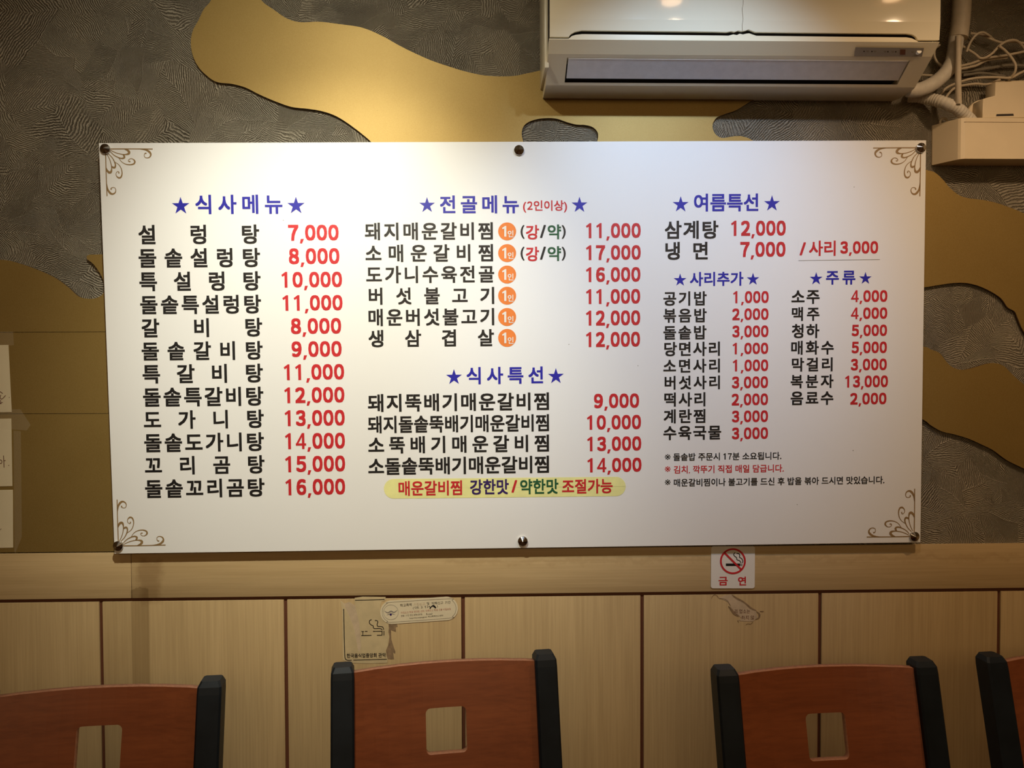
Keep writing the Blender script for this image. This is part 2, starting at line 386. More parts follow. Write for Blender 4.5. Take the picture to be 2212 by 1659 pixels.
def glyph(ch, off):
    key = (ch, off)
    if key in GL: return GL[key]
    if ch == '1':
        v = [(0, .81), (.06, .69), (.195, .78), (.195, .0), (.375, .0), (.375, 1), (.26, 1)]
        GL[key] = (v, [(0, 1, 2, 6), (2, 3, 4, 5, 6)], 0, .37, 0, 1); return GL[key]
    if ch == '4':
        v = [(.395, 0), (.555, 0), (.555, 1), (.395, 1), (0, .215), (.66, .215), (.66, .355), (0, .355), (0, .30), (.155, .32), (.45, .86), (.40, 1)]
        GL[key] = (v, [(0, 1, 2, 3), (4, 5, 6, 7), (8, 9, 10, 11)], 0, .66, 0, 1); return GL[key]
    if ch == ',':
        v = [(.06, .11), (0, -.17), (.14, -.17), (.25, .11)]
        GL[key] = (v, [(0, 1, 2, 3)], 0, .25, 0, 1); return GL[key]
    src = chr(0xFF10+int(ch)) if ch in '023456789' else ch
    cu = bpy.data.curves.new('g', 'FONT'); cu.body = src; cu.size = 1; cu.offset = 0; cu.resolution_u = 3
    o = bpy.data.objects.new('g', cu); COL.objects.link(o); bpy.context.view_layer.update()
    me = bpy.data.meshes.new_from_object(o)
    v = [(a.co.x, a.co.y) for a in me.vertices]; f = [tuple(p.vertices) for p in me.polygons]
    bpy.data.objects.remove(o); bpy.data.curves.remove(cu); bpy.data.meshes.remove(me)
    x0 = min(a[0] for a in v); x1 = max(a[0] for a in v); y0 = min(a[1] for a in v); y1 = max(a[1] for a in v)
    d = off*(.92 if ch in '023456789' else .85); nv = len(v)
    if off > .009:                # embolden: four shifted layers
        v = [(a+dx, b+dy) for dx, dy in ((d, d), (-d, d), (d, -d), (-d, -d)) for a, b in v]; f = [tuple(i+nv*k_ for i in q) for k_ in range(4) for q in f]
        x0 -= d; x1 += d; y0 -= d; y1 += d; LAY[key] = nv
    if ch in '023456789':       # normalise to height 1
        s = 1/(y1-y0); v = [((a-x0)*s*.87, (b-y0)*s) for a, b in v]; x1 = (x1-x0)*s*.87; x0 = 0; y0, y1 = 0, 1
    GL[key] = (v, f, x0, x1, y0, y1); return GL[key]
def layout(text, off, just, hr):
    """returns list of (glyph, x offset, glyph x-scale) in em, plus the ink box"""
    numeric = all(c in '0123456789,' for c in text)
    items = []; x = 0
    if numeric:
        for c in text:
            g = glyph(c, .042)
            adv = .33 if c == ',' else .72
            if c == ',': ox = x+.035
            elif c == '1': ox = x+.06
            elif c == '4': ox = x+.025
            else: ox = x+(adv-(g[3]-g[2]))/2
            items.append((g, ox, 1.0)); x += adv
        return items, min(o for g, o, s in items), items[-1][1]+items[-1][0][3], 0, 1
    for c in text:
        if c == ' ': x += .28; continue
        g = glyph(c, off)
        han = ord(c) > 0x2000
        if c.isdigit():
            items.append((g, x+.03, .76)); x += .76*.74; continue
        if c == ',': items.append((g, x+.02, .62)); x += .22; continue
        if han: adv = .92
        else: adv = g[3]+.06
        items.append((g, x, 1.0)); x += adv
    if just and len(items) > 1:           # equal steps, glyphs keep their own width (set by hr) while the row fills the box
        pass
    x0 = min(o+g[2]*s for g, o, s in items); x1 = max(o+g[3]*s for g, o, s in items)
    full = [i for i in items]
    y0 = min(g[4]*s for g, o, s in full); y1 = max(g[5]*s for g, o, s in full)
    return items, x0, x1, y0, y1
def lettering(name, text, bx, frame, mt, parent, off=.023, just=False, hr=.92, lift=0.0, slope=True, **k):
    """print text so that its ink fills the pixel box bx = (x0, x1, y0, y1); frame = (hit, U, V, O)"""
    hit, U, V, O = frame
    x0, x1, y0, y1 = bx; cy = (y0+y1)/2; C = hit((x0+x1)/2, cy)
    a = proj(C); b = proj(C+U*.1); sl = (b[1]-a[1])/(b[0]-a[0])
    hh = (y1-y0)
    if slope: hh -= abs(sl)*(x1-x0)*.7
    u0 = (hit(x0, cy)-O).dot(U); u1 = (hit(x1, cy)-O).dot(U)
    vt = (hit((x0+x1)/2, cy-hh/2)-O).dot(V); vb = (hit((x0+x1)/2, cy+hh/2)-O).dot(V)
    its, X0, X1, Y0, Y1 = layout(text, off, just, hr)
    sy = (vt-vb)/(Y1-Y0)
    vs, fs = [], []
    if just:
        sx = sy*hr; n_ = len(its)
        c0 = u0-its[0][0][2]*sx; c1 = u1-its[-1][0][3]*sx
        pos = [c0+(c1-c0)*i/(n_-1) for i in range(n_)] if n_ > 1 else [c0]
        pl = [(g, pos[i], sx*s, s) for i, (g, o, s) in enumerate(its)]
    else:
        sx = (u1-u0)/(X1-X0)
        pl = [(g, u0+(o-X0)*sx, sx*s, s) for g, o, s in its]
    W = U.cross(V).normalized()
    if W.y > 0: W = -W
    if just and n_ > 1:
        for g, pu, gx, s in pl:
            o_ = mesh('syllable' if name == 'item_name' else name+'_syllable', [O+U*(pu+x*gx)+V*(vb+(y-Y0)*sy)+W*(lift+LD*(4*i_//len(g[0]))) for i_, (x, y) in enumerate(g[0])], g[1], mt, parent, **k)
        return o_
    for g, pu, gx, s in pl:
        b0 = len(vs)
        ys = 1.0 if s == 1.0 else s
        vs += [O+U*(pu+x*gx)+V*(vb+(y*ys-Y0)*sy)+W*(lift+LD*(4*i_//len(g[0]))) for i_, (x, y) in enumerate(g[0])]
        fs += [tuple(b0+i for i in f) for f in g[1]]
    return mesh(name, vs, fs, mt, parent, **k)
# ------------------------------------------------------------------ the menu board
BP = [at(213, 310, .044), at(2001, 303, .044), at(1988, 1172, .028), at(247, 1197, .028)]   # TL TR BR BL
BN = (BP[1]-BP[3]).cross(BP[0]-BP[2]).normalized()
if BN.y > 0: BN = -BN
BO = (BP[0]+BP[1]+BP[2]+BP[3])/4
def bhit(x, y, lift=0.0):
    v = ray(x, y); return CAM+v*((BO+BN*lift-CAM).dot(BN)/v.dot(BN))
corners = [bhit(213, 309), bhit(2001, 303), bhit(1988.5, 1172), bhit(247, 1196.5)]
BU = ((corners[1]-corners[0])+(corners[2]-corners[3])).normalized(); BV = BN.cross(BU).normalized()
if BV.z < 0: BV = -BV
board = empty('menu_board', (corners[2]+corners[3])/2, 'large white acrylic restaurant menu board with Korean lettering, bolted to the wall', 'menu board')
T = .005
vs = corners+[c-BN*T for c in corners]
bb = bmesh.new(); vv = [bb.verts.new(v) for v in vs]
for f in ((0, 1, 2, 3), (4, 5, 6, 7), (0, 1, 5, 4), (1, 2, 6, 5), (2, 3, 7, 6), (3, 0, 4, 7)): bb.faces.new([vv[i] for i in f])
bmesh.ops.bevel(bb, geom=bb.edges[:], offset=.0008, segments=1, affect='EDGES')
bmobj('board_face', bb, M['acrylic'], board)
L1, L2, L3 = .0004, .0008, .0012
FR = (lambda x, y: bhit(x, y), BU, BV, BO)
def bw(name, text, bx, mt, lift=L1, **k): return lettering(name, text, bx, FR, M[mt], board, lift=lift, **k)
def lmap(lift): return lambda x, y: bhit(x, y, lift)
names = [  # text, x0, x1, y0, y1, justified
 ('설렁탕', 299, 560, 485, 528, 1), ('돌솥설렁탕', 299.5, 562, 535.6, 578.5, 1), ('특설렁탕', 301, 563, 586, 629, 1), ('돌솥특설렁탕', 303, 564, 636.7, 679, 1),
 ('갈비탕', 306, 566.5, 686.6, 729, 1), ('돌솥갈비탕', 306, 567.5, 736.7, 779, 1), ('특갈비탕', 308, 568, 785.6, 828.5, 1), ('돌솥특갈비탕', 309, 569, 835.3, 878.7, 1),
 ('도가니탕', 310.7, 570, 884.8, 927, 1), ('돌솥도가니탕', 311.6, 570.2, 934, 977, 1), ('꼬리곰탕', 313, 571.6, 983.4, 1025.6, 1), ('돌솥꼬리곰탕', 313.5, 571.6, 1033, 1075.8, 1),
 ('돼지매운갈비찜', 788, 1064.6, 480, 519, 1), ('소매운갈비찜', 789.4, 1065, 527.3, 566.4, 1), ('도가니수육전골', 791, 1067.5, 573.6, 612, 1),
 ('버섯불고기', 796.6, 1067.5, 620, 658.4, 1), ('매운버섯불고기', 796, 1067.5, 665.6, 704.4, 1), ('생삼겹살', 796, 1067, 711, 750, 1),
 ('돼지뚝배기매운갈비찜', 794.6, 1185.8, 848, 889.5, 1), ('돼지돌솥뚝배기매운갈비찜', 794.6, 1185.8, 895, 935.5, 0),
 ('소뚝배기매운갈비찜', 795.5, 1185.8, 939.3, 979.8, 1), ('소돌솥뚝배기매운갈비찜', 795.5, 1185.8, 984.7, 1026, 0),
 ('삼계탕', 1436, 1551.7, 476.6, 516.4, 1), ('냉면', 1437.3, 1528.8, 522.3, 561.6, 1),
 ('공기밥', 1433, 1526.4, 629.2, 660.6, 1), ('볶음밥', 1433, 1526.4, 666, 697, 1), ('돌솥밥', 1433, 1526, 702.8, 733.6, 1), ('당면사리', 1434.9, 1555, 737.8, 769.6, 1),
 ('소면사리', 1432.9, 1555, 774.6, 805.7, 1), ('버섯사리', 1435.6, 1555, 811, 841.7, 1), ('떡사리', 1434.9, 1523.6, 847.2, 878.5, 1), ('계란찜', 1433.6, 1523.6, 883.5, 914.6, 1),
 ('수육국물', 1433, 1557.7, 919.3, 950.6, 1),
 ('소주', 1709.6, 1770.5, 626.8, 656.8, 1), ('맥주', 1710.4, 1770, 663, 693.4, 1), ('청하', 1710.4, 1769.8, 699.6, 730.6, 1), ('매화수', 1709, 1800.9, 735.6, 766.4, 1),
 ('막걸리', 1710.4, 1798.4, 772, 802.7, 1), ('복분자', 1707.9, 1800.4, 808.7, 838.7, 1), ('음료수', 1707.9, 1800, 845, 875.3, 1)]
for t, a, b, c, d, j in names: bw('item_name', t, (a, b, c, d), 'black_ink', just=bool(j), hr=1.0, off=.028)
prices = [('7,000', 622.4, 731.6, 485.4, 519.8), ('8,000', 624, 733.2, 536, 570.7), ('10,000', 608, 738.9, 587, 621), ('11,000', 610, 740, 637.3, 671),
 ('8,000', 628.3, 737, 687, 721.4), ('9,000', 630, 738, 736.8, 771), ('11,000', 613, 743.4, 786.5, 820.6), ('12,000', 614, 744, 836.2, 870.3),
 ('13,000', 615, 744.7, 885.5, 920), ('14,000', 615.7, 745.2, 935, 969.6), ('15,000', 616, 745.6, 984.5, 1019.3), ('16,000', 616.6, 745.6, 1034.2, 1069),
 ('11,000', 1265.7, 1384, 481.9, 514.3), ('17,000', 1265.7, 1384, 529.6, 561.5), ('16,000', 1265.7, 1383.4, 577, 609), ('11,000', 1265.7, 1382.9, 624.3, 656.4),
 ('12,000', 1265.7, 1382.9, 670.5, 703), ('12,000', 1265.7, 1382.6, 716.8, 749.3), ('9,000', 1283, 1380.5, 850, 881.4), ('10,000', 1267.7, 1384.6, 896.4, 927.7),
 ('13,000', 1268.3, 1385.2, 942.7, 974), ('14,000', 1268.6, 1385.7, 989, 1019.7), ('12,000', 1579, 1697.2, 476.6, 509.4), ('7,000', 1599, 1696.7, 522.3, 555),
 ('1,000', 1583.5, 1660.4, 628.7, 654.9), ('2,000', 1581.6, 1660, 666, 691.4), ('3,000', 1581.6, 1659.9, 703, 728.6), ('1,000', 1582.3, 1659.4, 740.3, 765),
 ('1,000', 1582.8, 1659.4, 776.6, 802), ('3,000', 1580.8, 1659, 813, 838.7), ('2,000', 1580.3, 1659, 850, 875.5), ('3,000', 1580.8, 1659, 886.5, 912), ('3,000', 1580.8, 1659, 923, 948.6),
 ('4,000', 1838.4, 1916.7, 626.8, 652.4), ('4,000', 1838, 1916.5, 664, 689), ('5,000', 1839.6, 1916, 701.2, 726), ('5,000', 1839.4, 1915.7, 737.8, 763),
 ('3,000', 1837.6, 1915.5, 774.6, 800), ('13,000', 1825.2, 1918, 811, 836.8), ('2,000', 1836.4, 1914.7, 848.4, 873.6)]
for t, a, b, c, d in prices: bw('price', t, (a, b, c, d), 'red_ink', slope=False, label='red price lettering')
heads = [('식사메뉴', 422, 610, 420.3, 462.6, 1), ('전골메뉴', 950.3, 1120.7, 421.7, 461.3, 1), ('식사특선', 1007.8, 1173, 791.7, 830, 1), ('여름특선', 1499, 1638, 418, 457, 0),
 ('사리추가', 1490.3, 1605.7, 587, 618, 0), ('주류', 1784.2, 1847.6, 584.7, 615, 1)]
for t, a, b, c, d, j in heads: bw('heading', t, (a, b, c, d), 'blue_ink', just=bool(j), hr=1.0, label='dark blue heading lettering', off=.027)
def star(cx, cy, wd):
    R = wd/2/math.sin(math.radians(72)); pts = []
    C = bhit(cx, cy, L1); e = (bhit(cx+1, cy, L1)-C).length
    pts = [C+(BU*math.sin(math.radians(36*i))+BV*math.cos(math.radians(36*i)))*e*R*(1 if i % 2 == 0 else .382) for i in range(10)]
    mesh('star', [C]+pts, [(0, i+1, (i+1) % 10+1) for i in range(10)], M['blue_ink'], board, label='dark blue printed star')
for q in [(390.3, 445, 38), (639.4, 444.5, 37.5), (922.5, 443.5, 34), (1251.8, 443, 34), (980.7, 815, 34), (1200.8, 813, 34), (1470.4, 442, 34), (1667.6, 440, 34),
          (1469.2, 605.2, 27.4), (1626.6, 603.5, 27), (1763, 602.3, 27.4), (1869.5, 601.5, 26.5)]: star(*q)
bw('heading_note', '(2인이상)', (1129.7, 1225, 432.7, 459.3), 'red_ink', label='small red lettering in brackets')
def disc(name, cx, cy, r, mt, parent, mapf, n=40, **k):
    pts = [(cx+r*math.cos(2*math.pi*i/n), cy+r*math.sin(2*math.pi*i/n)) for i in range(n)]
    return poly(name, [pts], mapf, mt, parent, **k)
for cy in (499.8, 546.7, 593, 638.7, 684.7, 729.9):
    bd = disc('portion_badge', 1095.5, cy, 19.4, M['orange_ink'], board, lmap(L1), label='orange disc with white lettering')
    lettering('badge_digit', '1', (1084.5, 1093.5, cy-11.5, cy+11.6), FR, M['sign'], bd, lift=L2, slope=False)
    lettering('badge_syllable', '인', (1096.8, 1109.2, cy-2, cy+12.8), FR, M['sign'], bd, lift=L2, slope=False, off=.02)
for dy in (0, 46.9):
    bw('heat_bracket', '(', (1124.5, 1133, 486.2+dy, 516+dy), 'black_ink', slope=False)
    bw('heat_bracket', ')', (1213.5, 1222, 486.2+dy, 516+dy), 'black_ink', slope=False)
    bw('heat_word', '강', (1136, 1164.4, 486+dy, 517.5+dy), 'red_ink', slope=False, label='red printed word', off=.026)
    bw('heat_slash', '/', (1166.4, 1179.4, 486+dy, 514+dy), 'black_ink', slope=False)
    bw('heat_word', '약', (1183, 1212, 484.8+dy, 516.8+dy), 'green_ink', slope=False, label='dark green printed word', off=.026)
def pill(x0, x1, yl0, yl1, yr0, yr1, n=14, rr=None):
    r = (yl1-yl0)/2 if rr is None else rr; pts = []
    def Y(x, top): t = (x-x0)/(x1-x0); return (yl0+(yr0-yl0)*t) if top else (yl1+(yr1-yl1)*t)
    for cx_, top, a0 in ((x0+r, True, 180), (x1-r, True, 270), (x1-r, False, 0), (x0+r, False, 90)):
        cy_ = Y(cx_, top)+(r if top else -r)
        pts += [(cx_+r*math.cos(math.radians(a0+90*i/n)), cy_+r*math.sin(math.radians(a0+90*i/n))) for i in range(n+1)]
    return pts
poly('highlight_bar', [pill(829.3, 1351.6, 1034.8, 1077.3, 1029.8, 1071.5)], lmap(L1), M['yellow_ink'], board, label='pale yellow rounded bar')
for t, a, b, c, d, m_ in (('매운갈비찜', 861, 998, 1037.6, 1071, 'red_ink'), ('강한맛', 1015.4, 1099, 1034.8, 1068.6, 'navy_ink'), ('/', 1104.8, 1117.2, 1037, 1064, 'red_ink'),
                          ('약한맛', 1123.6, 1206.3, 1034.2, 1067.6, 'green_ink'), ('조절가능', 1214, 1323.2, 1034, 1066.6, 'red_ink')):
    bw('bar_word', t, (a, b, c, d), m_, lift=L2, off=.026)
# the stuck-on strip with the extra price
pt = poly('price_patch', [[(1724, 513), (1899, 510), (1900.5, 560), (1725, 562.5)]], lmap(L1), M['acrylic'], board)
poly('patch_edge', [[(1725, 562.5), (1900.5, 560), (1900.5, 561), (1725, 563.4)]], lmap(L1), M['strip'], board)
bw('patch_word', '/', (1727, 1740.7, 523.6, 551.7), 'red_ink', lift=L2, slope=False)
bw('patch_word', '사리', (1747.4, 1804.8, 519.8, 553), 'red_ink', lift=L2, off=.026)
bw('price', '3,000', (1814.8, 1896.6, 521, 548), 'red_ink', lift=L2, slope=False)
for m_, yy, t, bx in (('black_ink', 987, '돌솥밥 주문시 17분 소요됩니다.', (1454.3, 1687.7, 976.5, 995.3)), ('red_ink', 1013.2, '김치, 깍뚜기 직접 매일 담급니다.', (1455.5, 1693, 1003.3, 1022.5)),
                      ('black_ink', 1041.6, '매운갈비찜이나 불고기를 드신 후 밥을 볶아 드시면 맛있습니다.', (1455.5, 1910.3, 1029.0, 1050.3))):
    bw('note_mark', '※', (1436, 1448.5, yy-6, yy+6), m_, slope=False, off=.008)
    bw('note_line', t, bx, m_, off=.020)
poly('clear_patch', [[(699, 317), (740, 317), (740, 337), (699, 337)]], lmap(L1), M['tape'], board)
for x, y in ((1378, 790), (1845, 404), (1229, 744), (1843, 973), (612, 476), (1722, 1090)):
    disc('speck', x, y, 1.0, M['strip'], board, lmap(L1), n=6)
# corner flourishes
def rel(pts): return [((x-305)/11.85, (1410-y)/11.85) for x, y in pts]
H = [(rel([(305, 1418), (900, 1420), (1508, 1415)]), [2.4, 2.1, 2.1]),
     (rel([(1170, 1414), (1330, 1394), (1425, 1335), (1455, 1270), (1420, 1205), (1350, 1186), (1296, 1212), (1288, 1265), (1312, 1305), (1345, 1303)]), [.8, 3.6, 4.6, 3.6, 2.4, 1.7, 1.4, 1.4, 2.2, 3.0]),
     (rel([(430, 1385), (550, 1325), (680, 1287), (800, 1275), (885, 1295), (900, 1340), (855, 1388), (780, 1414)]), [1.6, 1.6, 1.8, 2.4, 4.6, 5.2, 4.2, 1.4]),
     (rel([(420, 1350), (510, 1260), (620, 1200), (710, 1175), (772, 1195), (768, 1240), (740, 1275)]), [1.6, 1.8, 2.2, 3.0, 3.8, 4.0, 1.6]),
     (rel([(630, 1190), (700, 1090), (800, 1030), (920, 1012), (1015, 1040), (1040, 1100), (990, 1158), (925, 1166), (878, 1130), (885, 1096), (925, 1095)]),
      [1.2, 1.4, 1.8, 2.4, 3.2, 3.4, 1.8, 1.4, 1.4, 1.8, 2.8])]
H += [([(y, x) for x, y in p], w_) for p, w_ in H]
bolts = [(228.5, 322.5), (1988, 320), (1974, 1158), (256.5, 1178.5), (1121, 325), (1129, 1168)]
for (bx, by), sx, sy in zip(bolts[:4], (1, -1, -1, 1), (-1, -1, 1, 1)):
    C = bhit(bx, by, L1); e = (bhit(bx+1, by, L1)-C).length
    strokes('corner_flourish', H, lambda x, y, C=C, e=e, sx=sx, sy=sy: C+BU*(x*e*sx)+BV*(y*e*sy), M['bronze_ink'], board, label='bronze scroll ornament')
# standoff bolts with pointed chrome caps
for bx, by in bolts:
    C = bhit(bx, by, 0.0); bm = bmesh.new(); W_ = BN
    rr = .0108; prof = [(0, rr*1.0), (.0035, rr*1.02), (.0050, rr*.98), (.0115, .0004)]
    seg = 28; rings = []
    for h_, r_ in prof: rings.append([bm.verts.new(C+W_*h_+(BU*math.cos(2*math.pi*i/seg)+BV*math.sin(2*math.pi*i/seg))*r_) for i in range(seg)])
    for a, b in zip(rings, rings[1:]):
        for j in range(seg): bm.faces.new((a[j], a[(j+1) % seg], b[(j+1) % seg], b[j]))
    bm.faces.new(rings[0]); bm.faces.new(rings[-1])
    bt = bmobj('standoff_bolt', bm, M['chrome'], board, label='pointed chrome bolt cap')
    bm = bmesh.new(); B0 = C-BN*T; B1 = Vector((B0.x, WALL-.001, B0.z)); tube_bm(bm, [B0, B1], .007, 16)
    sp = bmobj('spacer', bm, M['chrome'], board, smooth=True)

# ------------------------------------------------------------------ air conditioner
acx0 = at(1186, 0, .20).x; acx1 = at(2033.5, 0, .20).x
def zz(y, p, x=1600): return at(x, y, p).z
ZP = [(zz(-90, .192), .192), (zz(-30, .200), .200), (zz(44, .200), .200), (zz(83, .1965), .1965), (zz(88, .196), .196), (zz(119.5, .168), .168),
      (zz(183, .103), .103), (zz(190, .094), .094), (zz(203, .060), .060), (zz(213, .022), .022)]
def ac_p(z):
    for (z0, p0), (z1, p1) in zip(ZP, ZP[1:]):
        if z <= z0 and z >= z1: return p0+(p1-p0)*(z0-z)/(z0-z1)
    return ZP[0][1] if z > ZP[0][0] else .022
z_top = ZP[0][0]+.03
ac = empty('air_conditioner', ((acx0+acx1)/2, WALL, ZP[-1][0]), 'ivory wall-mounted split air conditioner with a silver louver above the menu board', 'air conditioner')
def extr(name, prof, x0, x1, mt, parent, smooth=True, **k):     # prof: [(p, z)] closed
    bm = bmesh.new(); a = [bm.verts.new((x0, WALL-p, z)) for p, z in prof]; b = [bm.verts.new((x1, WALL-p, z)) for p, z in prof]
    bm.faces.new(a); bm.faces.new(b[::-1]); n_ = len(prof)
    for i in range(n_): bm.faces.new((a[i], a[(i+1) % n_], b[(i+1) % n_], b[i]))
    return bmobj(name, bm, mt, parent, smooth=smooth, **k)
ox0 = at(1222, 150, .13).x; ox1 = at(1951, 155, .13).x
zo_t, zo_b = zz(127, .1605), zz(180.5, .106)
zlip = ZP[5][0]
back = [(0, z_top), (.15, z_top)]
core = [(0, z_top), (.14, z_top), (.165, ZP[0][0]), (.170, zz(80, .17)), (.160, zlip+.002)]
low_full = [(.168-.0005, zlip)]+[(p, z) for z, p in ZP[6:]]+[(.0, ZP[-1][0]+.004)]
# body core behind the panels, whole width
extr('body', core+[(.12, zlip-.005), (.10, zo_b+.012), (.05, ZP[-1][0]+.012), (0, ZP[-1][0]+.012)], acx0+.001, acx1-.001, M['ac_dark'], ac)
# lower cowl: left and right cheeks, top lip, bottom pan
def rounded_low():
    pts = [(p, z) for z, p in ZP[6:]]
    return catmull(pts, 4, False)
cheek = [(.12, zlip), (.168, zlip)]+rounded_low()+[(0, ZP[-1][0]+.003), (0, ZP[-1][0]+.02)]
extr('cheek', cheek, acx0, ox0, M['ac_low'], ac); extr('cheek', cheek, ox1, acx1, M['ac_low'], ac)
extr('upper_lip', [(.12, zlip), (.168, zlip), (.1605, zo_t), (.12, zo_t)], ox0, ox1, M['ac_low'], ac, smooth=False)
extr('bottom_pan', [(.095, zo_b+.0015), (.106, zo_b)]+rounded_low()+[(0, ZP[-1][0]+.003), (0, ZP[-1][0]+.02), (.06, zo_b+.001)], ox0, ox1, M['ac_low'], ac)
# louver blade: on the slope, a little inside the mouth
def slope_pt(y, d=0.0):     # on the sloping face, d inward
    P = None
    for p in [i*.0005 for i in range(180, 350)]:
        z = zz(y, p)
        if abs(ac_p(z)-p) < .0012: P = (p, z)
    p, z = P; dp, dz = .168-.103, ZP[5][0]-ZP[6][0]; l = math.hypot(dp, dz)
    return (p-d*dz/l, z+d*dp/l)
a1 = slope_pt(130, .001); a2 = slope_pt(172.5, .001); a3 = slope_pt(172.5, .005); a4 = slope_pt(130, .005)
lv = extr('louver', [a1, a2, a3, a4], ox0+.0028, ox1-.0028, M['louver'], ac, smooth=False, label='silver grey louver blade')
b1 = slope_pt(129.2, .0004); b2 = slope_pt(130.6, .0004); b3 = slope_pt(130.6, .003); b4 = slope_pt(129.2, .003)
extr('louver_edge', [b1, b2, b3, b4], ox0+.0028, ox1-.0028, M['button'], ac, smooth=False)
# fascia and front panel follow the curved front
def front_part(name, outline, thick, mt, creases, pf=lambda z: ac_p(z), **k):
    """outline: [(x, z)] world; front follows ac_p"""
    bm = prism_bm([outline], thick, 0.0)
    for v in bm.verts: v.co = Vector((v.co.x, v.co.z, v.co.y))      # y = -thick/2 is the front
    for zc in creases:
        bmesh.ops.bisect_plane(bm, geom=bm.verts[:]+bm.edges[:]+bm.faces[:], plane_co=(0, 0, zc), plane_no=(0, 0, 1))
    for v in bm.verts: v.co.y = WALL-pf(v.co.z)+(v.co.y+thick/2)
    return bmobj(name, bm, mt, ac, smooth=False, **k)
def pxz(x, y, p): P = at(x, y, p); return (P.x, P.z)
gl, gr = 1229, 1984
def gy(x): return 65.0+(x-1229)/755*7.5         # the groove drops slightly to the right in the photograph
top_edge = [pxz(x, gy(x)+d, .198) for x, d in ((1229, 14), (1233, 8), (1242, 3), (1256, 0), (1400, 0), (1540, 0), (1570, .5), (1580, -1.5), (1587, 0), (1595, -3), (1603, -1.5),
                                              (1610, -3), (1617, -5.5), (1624, -3), (1632, 0), (1660, 0), (1800, 0), (1960, 0), (1972, 2), (1979, 6), (1984, 13))]
zs_l = zz(83.0, .1965, 1229); zpan = ZP[3][0]
pan = [(acx0+.0015, z_top), (acx0+.0015, top_edge[0][1]), top_edge[0]]+top_edge[1:-1]+[top_edge[-1], (acx1-.0015, top_edge[-1][1]), (acx1-.0015, z_top)]
front_part('front_panel', pan, .006, M['ac_gloss'], [ZP[1][0], ZP[2][0], ZP[0][0]], label='glossy ivory front panel')
low_edge = [pxz(x, gy(x)+d, .197) for x, d in ((1230.5, 16.5), (1235, 12.5), (1244, 9.7), (1258, 8.2), (1400, 8.2), (1540, 8.2), (1574, 8.4), (1584, 5.5), (1592, 7), (1598, 4), (1605, 5.5),
                                              (1612, 3.8), (1618, 3.0), (1626, 5.5), (1634, 8), (1800, 8.2), (1958, 8.2), (1970, 10), (1977, 13), (1982.5, 16))]
zf = zlip
fas = [(acx0+.0005, zf), (acx0+.0005, low_edge[0][1]-.0012), (low_edge[0][0]-.002, low_edge[0][1]-.0012)]+low_edge+[(low_edge[-1][0]+.002, low_edge[-1][1]-.0012), (acx1-.0005, low_edge[-1][1]-.0012), (acx1-.0005, zf)]
front_part('fascia', fas, .022, M['ac'], [ZP[4][0]], pf=lambda z: ac_p(z)-.0006)
box('side_rib', (acx0-.006, WALL-.150, ZP[-1][0]+.02), (acx0+.004, WALL-.0, z_top-.02), M['ac_low'], ac, bevel=.003)
def fmap(lift):
    def g(x, y):
        p = .17
        for _ in range(25): p = ac_p(at(x, y, p).z)*.5+p*.5
        return at(x, y, p+lift)
    return g
strokes('crack', [([(1604, -30), (1605.5, 5), (1603.5, 20), (1605, 40), (1603.5, 55), (1604, 67)], .7)], fmap(.0012), M['residue'], ac)
cs = poly('control_strip', [[(1848, 102), (1996, 103.7), (1991.5, 122.3), (1845, 121)]], fmap(.0012), M['strip'], ac, label='grey control strip with indicator dots')
cmap = fmap(.0018)
for x, y in ((1866.5, 111), (1883.5, 111.3), (1918, 111.8), (1935, 112)): disc('indicator', x, y, 1.6, M['ac_dark'], ac, cmap, n=10)
for x0, x1, y in ((1871, 1877, 111), (1887, 1893, 111.3), (1909, 1915, 111.8), (1925.5, 1931.5, 112), (1968, 1974, 112.5)):
    poly('indicator_caption', [[(x0, y-1.6), (x1, y-1.6), (x1, y-.4), (x0, y-.4)], [(x0+1, y+.5), (x1-.5, y+.5), (x1-.5, y+1.6), (x0+1, y+1.6)]], cmap, M['cable_grey'], ac)
poly('receiver_window', [[(1944.5, 107), (1956, 107.2), (1955.6, 118.2), (1944.2, 118)]], cmap, M['groove'], ac, label='dark red receiver window')
C = cmap(1984.5, 112.7); bm = bmesh.new(); tube_bm(bm, [C+Vector((0, .004, 0)), C+Vector((0, -.0025, .0012))], .0048, 16)
bmobj('button', bm, M['button'], ac, smooth=True, label='small white round button')

# ------------------------------------------------------------------ pipes, cables and boxes right of the air conditioner
k = dict(cat='pipe')
tube('pipe', [(2079, -60, .05), (2078, 0, .05), (2075, 45, .05), (2070, 82, .05)], .0192, M['pvc'], seg=20, rib=.0005, ribstep=.03, label='thick cream wrapped pipe sleeve coming down beside the air conditioner', **k)
tube('pipe', [(2066, 78, .050), (2063, 105, .050), (2056, 135, .052), (2040, 160, .055), (2015, 181, .06), (1985, 194, .066), (1962, 194, .068)], .0150, M['pvc_white'], seg=18, rib=.0008, ribstep=.014,
     label='white taped pipe curving from the sleeve into the air conditioner', **k)
tube('pipe', [(2070, 78, .078), (2070, 130, .08), (2070, 180, .078), (2071, 224, .07)], .0062, M['pvc'], seg=14, label='thin straight cream pipe dropping from the sleeve to the ribbed hose', **k)
tube('hose', [(1962, 208, .014), (1985, 209, .022), (2015, 215, .036), (2045, 224, .055), (2072, 238, .055), (2098, 262, .045)], .0125, M['pvc_white'], seg=18, rib=.0013, ribstep=.0065,
     label='thick ribbed off-white hose running from the air conditioner to the cream boxes', cat='hose')
